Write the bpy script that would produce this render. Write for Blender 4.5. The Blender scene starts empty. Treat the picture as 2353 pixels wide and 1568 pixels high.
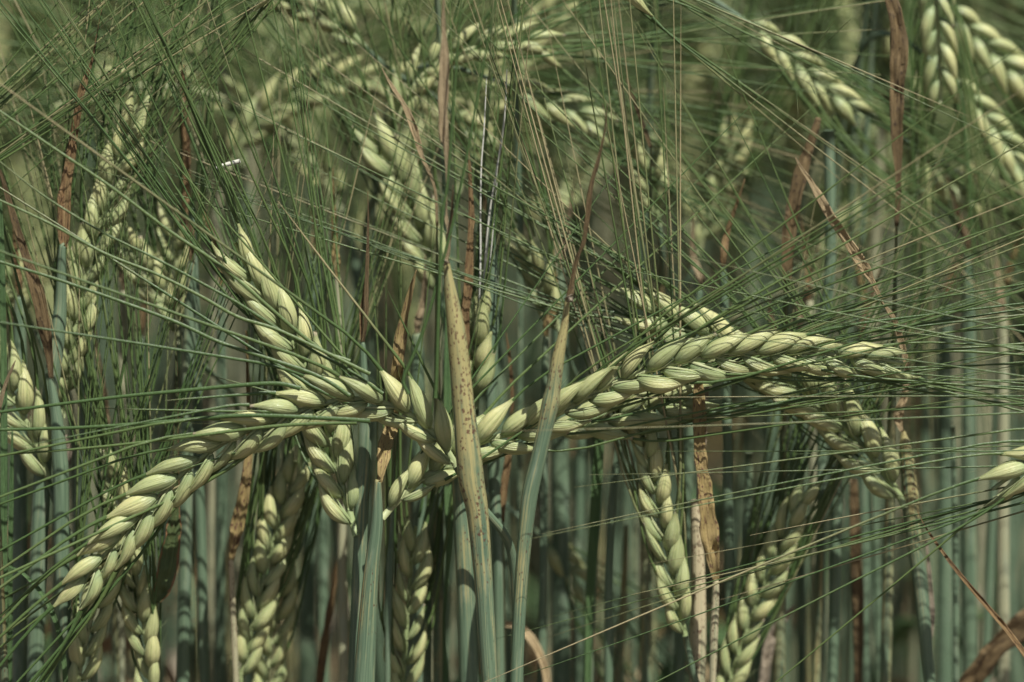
import bpy, math, random
import numpy as np
from mathutils import Vector, Matrix

random.seed(7)
rng = np.random.default_rng(11)
SC = bpy.context.scene
COL = SC.collection
R = math.radians

# ------------------------------------------------------------------ camera
PITCH = R(10.0)
DIST = 0.633
ZC = 0.72
CAM = np.array([0.0, -DIST * math.cos(PITCH), ZC + DIST * math.sin(PITCH)])
cd = bpy.data.cameras.new('camera')
cam = bpy.data.objects.new('camera', cd)
COL.objects.link(cam)
cam.location = CAM
cam.rotation_euler = (math.pi / 2 - PITCH, 0, 0)
cd.sensor_width = 36.0
cd.lens = 100.0
cd.clip_start = 0.02
cd.clip_end = 600.0
cd.dof.use_dof = True
cd.dof.focus_distance = DIST + 0.003
cd.dof.aperture_fstop = 6.7
cd.dof.aperture_blades = 7
SC.camera = cam

# ------------------------------------------------------------------ light
SUN_EL, SUN_AZ = R(57), R(30)     # azimuth measured from behind the camera towards the right
sdir = Vector((math.sin(SUN_AZ) * math.cos(SUN_EL), -math.cos(SUN_AZ) * math.cos(SUN_EL), math.sin(SUN_EL)))
w = bpy.data.worlds.new("World")
SC.world = w
w.use_nodes = True
nt = w.node_tree
bg = nt.nodes['Background']
sky = nt.nodes.new('ShaderNodeTexSky')
sky.sky_type = 'NISHITA'
sky.sun_disc = False
sky.sun_elevation = SUN_EL
sky.sun_rotation = math.atan2(sdir.x, sdir.y)
sky.air_density = 1.0
sky.dust_density = 2.0
nt.links.new(sky.outputs[0], bg.inputs[0])
bg.inputs[1].default_value = 0.05
sl = bpy.data.lights.new('sun', 'SUN')
sl.energy = 4.9
sl.angle = R(0.5)
sl.color = (1.0, 0.965, 0.9)
so = bpy.data.objects.new('sun', sl)
COL.objects.link(so)
so.location = (2, -3, 5)
so.rotation_euler = sdir.to_track_quat('Z', 'Y').to_euler()

SC.view_settings.view_transform = 'Standard'
SC.view_settings.look = 'None'
SC.view_settings.exposure = 0.20
SC.view_settings.gamma = 1.0
SC.render.engine = 'CYCLES'
SC.cycles.use_denoising = True
SC.cycles.max_bounces = 6
SC.cycles.diffuse_bounces = 3
SC.cycles.glossy_bounces = 2
SC.cycles.transmission_bounces = 3
SC.cycles.sample_clamp_indirect = 4.0

# ------------------------------------------------------------------ picture point -> place
K = 0.18 / 1176.5
def at(u, v, y):
    """world point seen at (u, v) of a 2353 x 1568 picture, on the upright plane y centimetres behind the main ears"""
    x = (u - 1176.5) * K
    q = (784.0 - v) * K
    d = np.array([x, math.cos(PITCH) + q * math.sin(PITCH), -math.sin(PITCH) + q * math.cos(PITCH)])
    t = (y * 0.01 - CAM[1]) / d[1]
    return CAM + t * d
def wid(px, y):
    return px * K * (y * 0.01 - CAM[1]) * 1.01

# ------------------------------------------------------------------ materials
def newmat(name):
    m = bpy.data.materials.new(name)
    m.use_nodes = True
    n = m.node_tree
    b = n.nodes['Principled BSDF']
    return m, n, b
def N(n, t, **kw):
    x = n.nodes.new(t)
    for k, v in kw.items():
        setattr(x, k, v)
    return x
def math_(n, op, a, b=None, clamp=False):
    x = N(n, 'ShaderNodeMath', operation=op, use_clamp=clamp)
    for i, s in enumerate((a, b)):
        if s is None: continue
        if isinstance(s, (int, float)): x.inputs[i].default_value = s
        else: n.links.new(s, x.inputs[i])
    return x.outputs[0]
def mixc(n, f, a, b, mode='MIX'):
    x = N(n, 'ShaderNodeMix', data_type='RGBA', blend_type=mode)
    for i, s in ((0, f), (6, a), (7, b)):
        if isinstance(s, (int, float)): x.inputs[i].default_value = s
        elif isinstance(s, tuple): x.inputs[i].default_value = (*s, 1)
        else: n.links.new(s, x.inputs[i])
    return x.outputs[2]
def ramp(n, f, lo, hi):
    x = N(n, 'ShaderNodeMapRange', interpolation_type='SMOOTHSTEP')
    n.links.new(f, x.inputs[0])
    x.inputs[1].default_value = lo
    x.inputs[2].default_value = hi
    return x.outputs[0]
def uvvec(n, su, sv, off=None):
    uv = N(n, 'ShaderNodeUVMap')
    mp = N(n, 'ShaderNodeMapping')
    mp.inputs['Scale'].default_value = (su, sv, 1)
    n.links.new(uv.outputs[0], mp.inputs[0])
    oi = N(n, 'ShaderNodeObjectInfo')
    add = N(n, 'ShaderNodeVectorMath', operation='ADD')
    sc = N(n, 'ShaderNodeVectorMath', operation='SCALE')
    cb = N(n, 'ShaderNodeCombineXYZ')
    n.links.new(oi.outputs['Random'], cb.inputs[2])
    n.links.new(cb.outputs[0], sc.inputs[0])
    sc.inputs['Scale'].default_value = 37.0
    n.links.new(mp.outputs[0], add.inputs[0])
    n.links.new(sc.outputs[0], add.inputs[1])
    return add.outputs[0]
def noise(n, vec, scale, detail=2.0, rough=0.5):
    x = N(n, 'ShaderNodeTexNoise')
    n.links.new(vec, x.inputs['Vector'])
    x.inputs['Scale'].default_value = scale
    x.inputs['Detail'].default_value = detail
    x.inputs['Roughness'].default_value = rough
    return x.outputs[0]
def attr(n, name):
    a = N(n, 'ShaderNodeAttribute')
    a.attribute_name = name
    return a.outputs['Fac']
def bump(n, b, h, dist, strength=1.0):
    x = N(n, 'ShaderNodeBump')
    x.inputs['Distance'].default_value = dist
    x.inputs['Strength'].default_value = strength
    n.links.new(h, x.inputs['Height'])
    n.links.new(x.outputs[0], b.inputs['Normal'])

def mat_kernel():
    m, n, b = newmat('kernel_husk')
    uv = N(n, 'ShaderNodeUVMap')
    sep = N(n, 'ShaderNodeSeparateXYZ')
    n.links.new(uv.outputs[0], sep.inputs[0])
    u, v = sep.outputs[0], sep.outputs[1]
    oi = N(n, 'ShaderNodeObjectInfo')
    c = mixc(n, ramp(n, oi.outputs['Random'], 0.0, 0.7), (0.57, 0.565, 0.27), (0.47, 0.505, 0.24))
    c = mixc(n, math_(n, 'MULTIPLY', ramp(n, oi.outputs['Random'], 0.72, 1.0), 0.7), c, (0.38, 0.44, 0.21))
    # nerves: fine lengthwise lines
    st = noise(n, uvvec(n, 26, 0.9), 1.0, 3.0, 0.6)
    c = mixc(n, math_(n, 'MULTIPLY', ramp(n, st, 0.42, 0.68), 0.55), c, (0.25, 0.31, 0.115))
    bl = noise(n, uvvec(n, 5, 3), 1.0, 3.0)
    c = mixc(n, math_(n, 'MULTIPLY', ramp(n, bl, 0.45, 0.8), 0.35), c, (0.58, 0.52, 0.25))
    # green towards the base and the awn end
    base = math_(n, 'SUBTRACT', 1.0, ramp(n, v, 0.0, 0.38))
    c = mixc(n, math_(n, 'MULTIPLY', base, 0.75), c, (0.24, 0.34, 0.17))
    tip = ramp(n, v, 0.78, 1.0)
    c = mixc(n, math_(n, 'MULTIPLY', tip, 0.6), c, (0.33, 0.39, 0.15))
    # greener flanks
    du = math_(n, 'ABSOLUTE', math_(n, 'SUBTRACT', math_(n, 'FRACT', math_(n, 'MULTIPLY', u, 2.0)), 0.5))
    fl = ramp(n, du, 0.28, 0.5)
    c = mixc(n, math_(n, 'MULTIPLY', fl, 0.45), c, (0.25, 0.34, 0.15))
    dr = math_(n, 'MULTIPLY', ramp(n, v, 0.90, 0.97), ramp(n, oi.outputs['Random'], 0.55, 0.6))
    c = mixc(n, math_(n, 'MULTIPLY', dr, 0.8), c, (0.50, 0.42, 0.30))
    n.links.new(c, b.inputs['Base Color'])
    b.inputs['Roughness'].default_value = 0.36
    b.inputs['Specular IOR Level'].default_value = 0.5
    b.inputs['Subsurface Weight'].default_value = 0.12
    b.inputs['Subsurface Radius'].default_value = (0.8, 0.9, 0.3)
    b.inputs['Subsurface Scale'].default_value = 0.0015
    bump(n, b, math_(n, 'ADD', st, math_(n, 'MULTIPLY', bl, 0.6)), 0.00045)
    return m
def mat_simple(name, c1, c2, rough, su=20, sv=2, bumpd=0.0001, spec=0.5):
    m, n, b = newmat(name)
    st = noise(n, uvvec(n, su, sv), 1.0, 3.0, 0.6)
    oi = N(n, 'ShaderNodeObjectInfo')
    f = ramp(n, math_(n, 'ADD', math_(n, 'MULTIPLY', st, 0.7), math_(n, 'MULTIPLY', oi.outputs['Random'], 0.5)), 0.3, 0.85)
    n.links.new(mixc(n, f, c1, c2), b.inputs['Base Color'])
    b.inputs['Roughness'].default_value = rough
    b.inputs['Specular IOR Level'].default_value = spec
    bump(n, b, st, bumpd)
    return m
def mat_awn():
    m, n, b = newmat('awn_green')
    oi = N(n, 'ShaderNodeObjectInfo')
    c = mixc(n, oi.outputs['Random'], (0.058, 0.108, 0.034), (0.105, 0.155, 0.05))
    dry = attr(n, 'dry')
    st = noise(n, uvvec(n, 3, 1.5), 1.0, 3.0, 0.7)
    f = ramp(n, math_(n, 'ADD', dry, math_(n, 'MULTIPLY', math_(n, 'SUBTRACT', st, 0.5), 0.5)), 0.35, 1.0)
    c = mixc(n, f, c, (0.36, 0.31, 0.17))
    n.links.new(c, b.inputs['Base Color'])
    b.inputs['Roughness'].default_value = 0.42
    b.inputs['Specular IOR Level'].default_value = 0.35
    fine = noise(n, uvvec(n, 4, 14), 1.0, 2.0, 0.6)
    bump(n, b, fine, 0.00012)
    return m
def mat_stem(name, g1, g2, yel, speck=True):
    m, n, b = newmat(name)
    dry = attr(n, 'dry')
    st = noise(n, uvvec(n, 30, 0.35), 1.0, 3.0, 0.65)
    bl = noise(n, uvvec(n, 4, 0.9), 1.0, 4.0, 0.6)
    c = mixc(n, ramp(n, st, 0.35, 0.65), g1, g2)
    # waxy bloom
    c = mixc(n, math_(n, 'MULTIPLY', ramp(n, bl, 0.5, 0.75), 0.5), c, (0.29, 0.36, 0.27))
    st2 = noise(n, uvvec(n, 60, 0.25), 1.0, 2.0, 0.6)
    dark = math_(n, 'MULTIPLY', ramp(n, st2, 0.52, 0.7), 0.55)
    f = math_(n, 'ADD', dry, math_(n, 'ADD', math_(n, 'MULTIPLY', math_(n, 'SUBTRACT', st, 0.5), 2.0), math_(n, 'MULTIPLY', math_(n, 'SUBTRACT', bl, 0.5), 1.3)))
    f = math_(n, 'MULTIPLY', ramp(n, f, 0.2, 0.9), 0.9)
    c = mixc(n, f, c, yel)
    c = mixc(n, dark, c, mixc(n, 0.5, c, (0.10, 0.13, 0.05)))
    if speck:
        vo = N(n, 'ShaderNodeTexVoronoi')
        v1 = uvvec(n, 26, 11.0)
        nz = N(n, 'ShaderNodeTexNoise')
        n.links.new(v1, nz.inputs['Vector']); nz.inputs['Scale'].default_value = 2.0
        ad = N(n, 'ShaderNodeVectorMath', operation='MULTIPLY_ADD')
        n.links.new(nz.outputs['Color'], ad.inputs[0]); ad.inputs[1].default_value = (1.2, 1.2, 0); n.links.new(v1, ad.inputs[2])
        n.links.new(ad.outputs[0], vo.inputs['Vector'])
        vo.inputs['Scale'].default_value = 1.0
        sz = math_(n, 'MULTIPLY', ramp(n, noise(n, uvvec(n, 6, 2.2), 1.0, 2.0), 0.28, 0.58), 0.58)
        cs = N(n, 'ShaderNodeSeparateColor'); n.links.new(vo.outputs['Color'], cs.inputs[0])
        cell = math_(n, 'POWER', cs.outputs[0], 0.9)
        sp = math_(n, 'LESS_THAN', vo.outputs['Distance'], math_(n, 'MULTIPLY', math_(n, 'MULTIPLY', sz, cell), ramp(n, dry, 0.0, 0.6)))
        c = mixc(n, math_(n, 'MULTIPLY', sp, 0.85), c, (0.105, 0.045, 0.03))
    n.links.new(c, b.inputs['Base Color'])
    b.inputs['Roughness'].default_value = 0.5
    b.inputs['Specular IOR Level'].default_value = 0.4
    bump(n, b, st, 0.00018)
    return m
def mat_leaf(name, c1, c2, spot, amount, edge=None, translucent=0.0, rough=0.6):
    m, n, b = newmat(name)
    st = noise(n, uvvec(n, 16, 0.3), 1.0, 3.0, 0.6)
    bl = noise(n, uvvec(n, 3, 1.1), 1.0, 4.0, 0.6)
    c = mixc(n, ramp(n, math_(n, 'ADD', math_(n, 'MULTIPLY', st, 0.5), math_(n, 'MULTIPLY', bl, 0.5)), 0.36, 0.62), c1, c2)
    sp = noise(n, uvvec(n, 5.5, 6.0), 1.0, 4.0, 0.65)
    lim = 0.5 + (1 - amount) * 0.22
    spf = ramp(n, math_(n, 'ADD', math_(n, 'MULTIPLY', sp, 0.8), math_(n, 'MULTIPLY', bl, 0.2)), lim - 0.04, lim + 0.03)
    c = mixc(n, math_(n, 'MULTIPLY', spf, 0.85), c, spot)
    if edge:
        uv = N(n, 'ShaderNodeUVMap'); sep = N(n, 'ShaderNodeSeparateXYZ'); n.links.new(uv.outputs[0], sep.inputs[0])
        e = math_(n, 'ABSOLUTE', math_(n, 'SUBTRACT', sep.outputs[0], 0.5))
        ef = ramp(n, math_(n, 'ADD', e, math_(n, 'MULTIPLY', math_(n, 'SUBTRACT', sp, 0.5), 0.35)), 0.38, 0.46)
        c = mixc(n, ef, c, edge)
    n.links.new(c, b.inputs['Base Color'])
    b.inputs['Roughness'].default_value = rough
    b.inputs['Specular IOR Level'].default_value = 0.35
    bump(n, b, math_(n, 'ADD', st, math_(n, 'MULTIPLY', sp, 0.5)), 0.0006)
    return m

M = {}
M['kernel'] = mat_kernel()
M['awn'] = mat_awn()
M['rachis'] = mat_simple('rachis_pale_green', (0.27, 0.35, 0.15), (0.42, 0.46, 0.24), 0.45)
M['stem'] = mat_stem('stem_glaucous', (0.095, 0.155, 0.095), (0.175, 0.25, 0.155), (0.42, 0.365, 0.155))
M['stem_cream'] = mat_stem('stem_cream', (0.30, 0.33, 0.20), (0.42, 0.40, 0.25), (0.56, 0.48, 0.30))
M['tan'] = mat_leaf('leaf_tan', (0.52, 0.42, 0.25), (0.34, 0.26, 0.15), (0.13, 0.09, 0.06), 0.38)
M['rust'] = mat_leaf('leaf_rust', (0.37, 0.265, 0.125), (0.25, 0.155, 0.072), (0.09, 0.05, 0.03), 0.68)
M['spotted'] = mat_leaf('leaf_spotted', (0.44, 0.33, 0.15), (0.36, 0.28, 0.11), (0.11, 0.045, 0.04), 0.68)
M['brown'] = mat_leaf('leaf_brown', (0.25, 0.18, 0.088), (0.13, 0.092, 0.044), (0.05, 0.034, 0.024), 0.62)
M['orange'] = mat_leaf('leaf_orange', (0.50, 0.38, 0.21), (0.53, 0.42, 0.24), (0.16, 0.07, 0.05), 0.45)
M['straw'] = mat_leaf('leaf_straw', (0.48, 0.42, 0.31), (0.40, 0.33, 0.24), (0.25, 0.17, 0.12), 0.2)
M['green'] = mat_leaf('leaf_green', (0.10, 0.19, 0.075), (0.15, 0.25, 0.10), (0.07, 0.13, 0.05), 0.3, rough=0.45)
M['edged'] = mat_leaf('leaf_edged', (0.085, 0.13, 0.05), (0.12, 0.16, 0.06), (0.09, 0.05, 0.03), 0.4, edge=(0.28, 0.15, 0.07))
M['painted_glint'] = mat_simple('glint_white', (0.62, 0.62, 0.52), (0.78, 0.78, 0.70), 0.5)  # white colour paints in sun glints on awns and a leaf
def mat_soil():
    m, n, b = newmat('soil')
    tc = N(n, 'ShaderNodeTexCoord')
    f = noise(n, tc.outputs['Object'], 9.0, 8.0, 0.65)
    c = mixc(n, ramp(n, f, 0.3, 0.7), (0.075, 0.052, 0.036), (0.17, 0.125, 0.09))
    n.links.new(c, b.inputs['Base Color'])
    b.inputs['Roughness'].default_value = 0.95
    bump(n, b, f, 0.03)
    return m
M['soil'] = mat_soil()

# ------------------------------------------------------------------ mesh helpers
class MB:
    def __init__(s):
        s.v = []; s.f = []; s.uv = []; s.dry = []; s.mi = []; s.n = 0
    def add(s, verts, faces, uvs, dry=0.0, mi=0):
        verts = np.asarray(verts, float)
        s.v.append(verts)
        s.f += [tuple(i + s.n for i in f) for f in faces]
        s.uv.append(np.asarray(uvs, float))
        s.dry.append(np.broadcast_to(np.asarray(dry, float), (len(verts),)))
        s.mi += [mi] * len(faces)
        s.n += len(verts)
    def mesh(s, name, mats):
        me = bpy.data.meshes.new(name)
        V = np.vstack(s.v)
        me.from_pydata(V.tolist(), [], s.f)
        uv = np.vstack(s.uv)
        vi = np.empty(len(me.loops), np.int32)
        me.loops.foreach_get('vertex_index', vi)
        ul = me.uv_layers.new(name='UVMap')
        ul.data.foreach_set('uv', uv[vi].astype(np.float32).ravel())
        a = me.attributes.new('dry', 'FLOAT', 'POINT')
        a.data.foreach_set('value', np.concatenate(s.dry).astype(np.float32))
        for m in mats: me.materials.append(m)
        if len(mats) > 1:
            me.polygons.foreach_set('material_index', np.array(s.mi, np.int32))
        me.polygons.foreach_set('use_smooth', np.ones(len(me.polygons), bool))
        me.update()
        return me
def link(name, me, parent=None, mw=None):
    o = bpy.data.objects.new(name, me)
    COL.objects.link(o)
    if parent is not None: o.parent = parent
    if mw is not None: o.matrix_basis = mw
    return o
def empty(name, loc, label, cat='barley plant', group=None):
    o = bpy.data.objects.new(name, None)
    o.empty_display_size = 0.01
    COL.objects.link(o)
    o.location = loc
    o['label'] = label; o['category'] = cat
    if group: o['group'] = group
    return o
def nrm(a):
    return a / (np.linalg.norm(a, axis=-1, keepdims=True) + 1e-12)
def spline(pts, m):
    """Catmull-Rom through rows of pts (any columns), m samples per span"""
    P = np.asarray(pts, float)
    P = np.vstack([2 * P[0] - P[1], P, 2 * P[-1] - P[-2]])
    out = []
    for i in range(1, len(P) - 2):
        for k in range(m):
            t = k / m
            a, b, c, d = P[i - 1], P[i], P[i + 1], P[i + 2]
            out.append(0.5 * (2 * b + (c - a) * t + (2 * a - 5 * b + 4 * c - d) * t * t + (3 * b - a - 3 * c + d) * t ** 3))
    out.append(P[-2])
    return np.array(out)
def resample(P, n):
    d = np.r_[0, np.cumsum(np.linalg.norm(np.diff(P[:, :3], axis=0), axis=1))]
    s = np.linspace(0, d[-1], n)
    return np.stack([np.interp(s, d, P[:, k]) for k in range(P.shape[1])], 1), d[-1]
def frames(P, ref=None):
    T = nrm(np.gradient(P, axis=0))
    if ref is None: ref = np.array([0, -1.0, 0])
    Nn = np.zeros_like(T)
    v = ref - T[0] * np.dot(ref, T[0])
    if np.linalg.norm(v) < 1e-3: v = np.cross(T[0], [1, 0, 0])
    v = nrm(v)
    for i in range(len(P)):
        v = nrm(v - T[i] * np.dot(v, T[i]))
        Nn[i] = v
    return T, Nn, np.cross(T, Nn)
def tube(mb, P, r, sides=10, flat=1.0, dry=0.0, mi=0, ref=None, cap=True, vscale=100.0):
    """r radius per point; flat = ratio of the radius along the frame normal"""
    P = np.asarray(P, float); n = len(P)
    T, Nn, B = frames(P, ref)
    r = np.broadcast_to(np.asarray(r, float), (n,))
    a = np.linspace(0, 2 * np.pi, sides + 1)
    ca, sa = np.cos(a), np.sin(a)
    V = P[:, None] + r[:, None, None] * (ca[None, :, None] * B[:, None] + flat * sa[None, :, None] * Nn[:, None])
    d = np.r_[0, np.cumsum(np.linalg.norm(np.diff(P, axis=0), axis=1))] * vscale
    uv = np.stack([np.broadcast_to(a / (2 * np.pi), (n, sides + 1)), np.broadcast_to(d[:, None], (n, sides + 1))], -1)
    w_ = sides + 1
    F = [(i * w_ + j, i * w_ + j + 1, (i + 1) * w_ + j + 1, (i + 1) * w_ + j) for i in range(n - 1) for j in range(sides)]
    dr = np.broadcast_to(np.asarray(dry, float).reshape(-1, 1) if np.ndim(dry) else np.full((n, 1), dry), (n, w_)).ravel()
    V = V.reshape(-1, 3)
    if cap:
        F.append(tuple(range(sides)))
        F.append(tuple((n - 1) * w_ + j for j in range(sides))[::-1])
    mb.add(V, F, uv.reshape(-1, 2), dr, mi)
def ribbon(mb, P, wd, twist=0.0, fold=0.3, thick=0.00022, cols=6, mi=0, ref=None, ripple=0.0, crinkle=0.0):
    """a leaf blade with its own thickness; fold = how far the halves stand up like a V or a trough"""
    P = np.asarray(P, float); n = len(P)
    T, Nn, B = frames(P, ref)
    wd = np.broadcast_to(np.asarray(wd, float), (n,))
    tw = np.broadcast_to(np.asarray(twist, float), (n,))
    ct, stt = np.cos(tw)[:, None], np.sin(tw)[:, None]
    X = B * ct + Nn * stt
    Z = -B * stt + Nn * ct
    s = np.linspace(-1, 1, cols + 1)
    prof = np.abs(s) ** 1.6
    fo = np.broadcast_to(np.asarray(fold, float), (n,))
    d = np.r_[0, np.cumsum(np.linalg.norm(np.diff(P, axis=0), axis=1))] * 100
    rip = ripple * np.sin(d * 1.9 + 1.3)[:, None] * s[None] + ripple * .5 * np.sin(d * 4.3)[:, None] * np.abs(s)[None]
    off = fo[:, None] * prof[None] + rip
    rr_ = np.random.default_rng(int(abs(P[0, 0]) * 1e5 + n) % 99991)
    def smooth(k):
        z = rr_.normal(size=(n // 3 + 4, k))
        return np.stack([np.interp(np.linspace(0, len(z) - 1, n), np.arange(len(z)), z[:, q]) for q in range(k)], 1)
    off = off + smooth(c_ := cols + 1) * crinkle
    wd = wd * (1 + np.clip(smooth(1)[:, 0], -1.6, 1.6) * crinkle * .45)
    h = wd[:, None] / 2
    xs = s[None] * np.sqrt(np.clip(1 - (fo[:, None] * .8) ** 2, 0.1, 1))
    top = P[:, None] + (h * xs)[..., None] * X[:, None] + (h * off)[..., None] * Z[:, None]
    th = np.minimum(thick, wd * 0.25)
    bot = top - (th[:, None] * (1 - 0.7 * np.abs(s)[None]))[..., None] * Z[:, None]
    c = cols + 1
    uv = np.stack([np.broadcast_to((s + 1) / 2, (n, c)), np.broadcast_to(d[:, None], (n, c))], -1).reshape(-1, 2)
    V = np.vstack([top.reshape(-1, 3), bot.reshape(-1, 3)])
    o = n * c
    F = []
    for i in range(n - 1):
        for j in range(cols):
            a = i * c + j
            F.append((a, a + 1, a + c + 1, a + c))
            F.append((o + a, o + a + c, o + a + c + 1, o + a + 1))
        a = i * c
        F.append((a, a + c, o + a + c, o + a))
        a = i * c + cols
        F.append((a, o + a, o + a + c, a + c))
    for j in range(cols):
        F.append((j, o + j, o + j + 1, j + 1))
        a = (n - 1) * c + j
        F.append((a, a + 1, o + a + 1, o + a))
    mb.add(V, F, np.vstack([uv, uv]), 0.0, mi)

# ------------------------------------------------------------------ kernel
def kernel_mesh(name, rings, sides, seed, glumes=True):
    r_ = np.random.default_rng(seed)
    L = 0.0120
    t = np.linspace(0, 1, rings)
    prof = np.interp(t, [0, .05, .14, .27, .40, .53, .66, .77, .86, .94, 1], [.14, .42, .74, .96, 1.0, .93, .74, .50, .32, .23, .20])
    wv = 0.00184 * (1 + r_.normal() * .04)
    a = np.linspace(0, 2 * np.pi, sides + 1)
    V = np.zeros((rings, sides + 1, 3))
    bend = 0.0011 * (1 + r_.normal() * .3)
    lean = 0.0003 * r_.normal()
    for i in range(rings):
        w_ = wv * prof[i]
        y0 = bend * (1 - (2 * t[i] - .9) ** 2) * .9
        for j in range(sides + 1):
            c, s = math.cos(a[j]), math.sin(a[j])
            dors = 0.92 if s > 0 else 0.66
            ridge = 1 + 0.035 * math.cos(a[j] * 6) * math.sin(math.pi * t[i])
            crease = 1.0 - (0.10 * math.exp(-((a[j] - math.pi / 2) / .16) ** 2)) * math.sin(math.pi * t[i]) * 0.5
            V[i, j] = (w_ * c * ridge + lean * math.sin(3 * t[i]), y0 + w_ * dors * s * ridge * crease, L * t[i])
    c = sides + 1
    F = [(i * c + j, i * c + j + 1, (i + 1) * c + j + 1, (i + 1) * c + j) for i in range(rings - 1) for j in range(sides)]
    F.append(tuple(range(sides))[::-1]); F.append(tuple((rings - 1) * c + j for j in range(sides)))
    uv = np.stack([np.broadcast_to(a / (2 * np.pi), (rings, c)), np.broadcast_to(t[:, None], (rings, c))], -1)
    mb = MB()
    mb.add(V.reshape(-1, 3), F, uv.reshape(-1, 2))
    if glumes:
        for sg in (-1, 1):
            k = 12
            tt = np.linspace(0, 1, k)
            ln = 0.0098 * (1 + .15 * r_.normal())
            z = tt * ln
            pr = np.interp(z / L, t, prof)
            hair = np.clip((tt - .62) / .38, 0, 1)
            x = sg * (wv * pr * 0.96 + 0.00022 + hair * hair * 0.0014 * (1 + .4 * r_.normal()))
            y = np.interp(z / L, t, bend * (1 - (2 * t - .9) ** 2) * .9) - 0.0005 + hair * 0.0005 * r_.normal()
            P = np.stack([x, y, z * (1 + .3 * hair)], 1)
            rr = np.interp(tt, [0, .15, .45, .62, 1], [.00018, .00026, .00018, .00008, .00003])
            tube(mb, P, rr, 6, flat=0.4, mi=1, ref=np.array([1.0, 0, 0]))
    return mb.mesh(name, [M['kernel'], M['rachis']])
KH = [kernel_mesh('kernel', 18, 20, i) for i in range(6)]
KM = [kernel_mesh('kernel', 9, 8, 50 + i, glumes=False) for i in range(3)]

def kmat(org, D, dors, sc):
    X = np.cross(dors, D)
    m = Matrix.Identity(4)
    for r in range(3):
        m[r][0] = X[r] * sc[0]; m[r][1] = dors[r] * sc[1]; m[r][2] = D[r] * sc[2]; m[r][3] = org[r]
    return m

def awn_path(p0, D, E, length, n, r_, sag=0.06, wob=0.02):
    """starts along D, swings to E within the first fifth, then curves gently"""
    s = np.linspace(0, 1, n) ** 1.25
    ds = np.diff(s) * length
    bendv = nrm(r_.normal(size=3)) * wob + np.array([0, 0, -sag * r_.uniform(.2, 1.3)])
    P = [np.array(p0)]
    for i in range(n - 1):
        f = min(1, s[i] / .10 + .25)
        d = nrm(D * (1 - f) + E * f + bendv * s[i])
        P.append(P[-1] + d * ds[i])
    return np.array(P)

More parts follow.
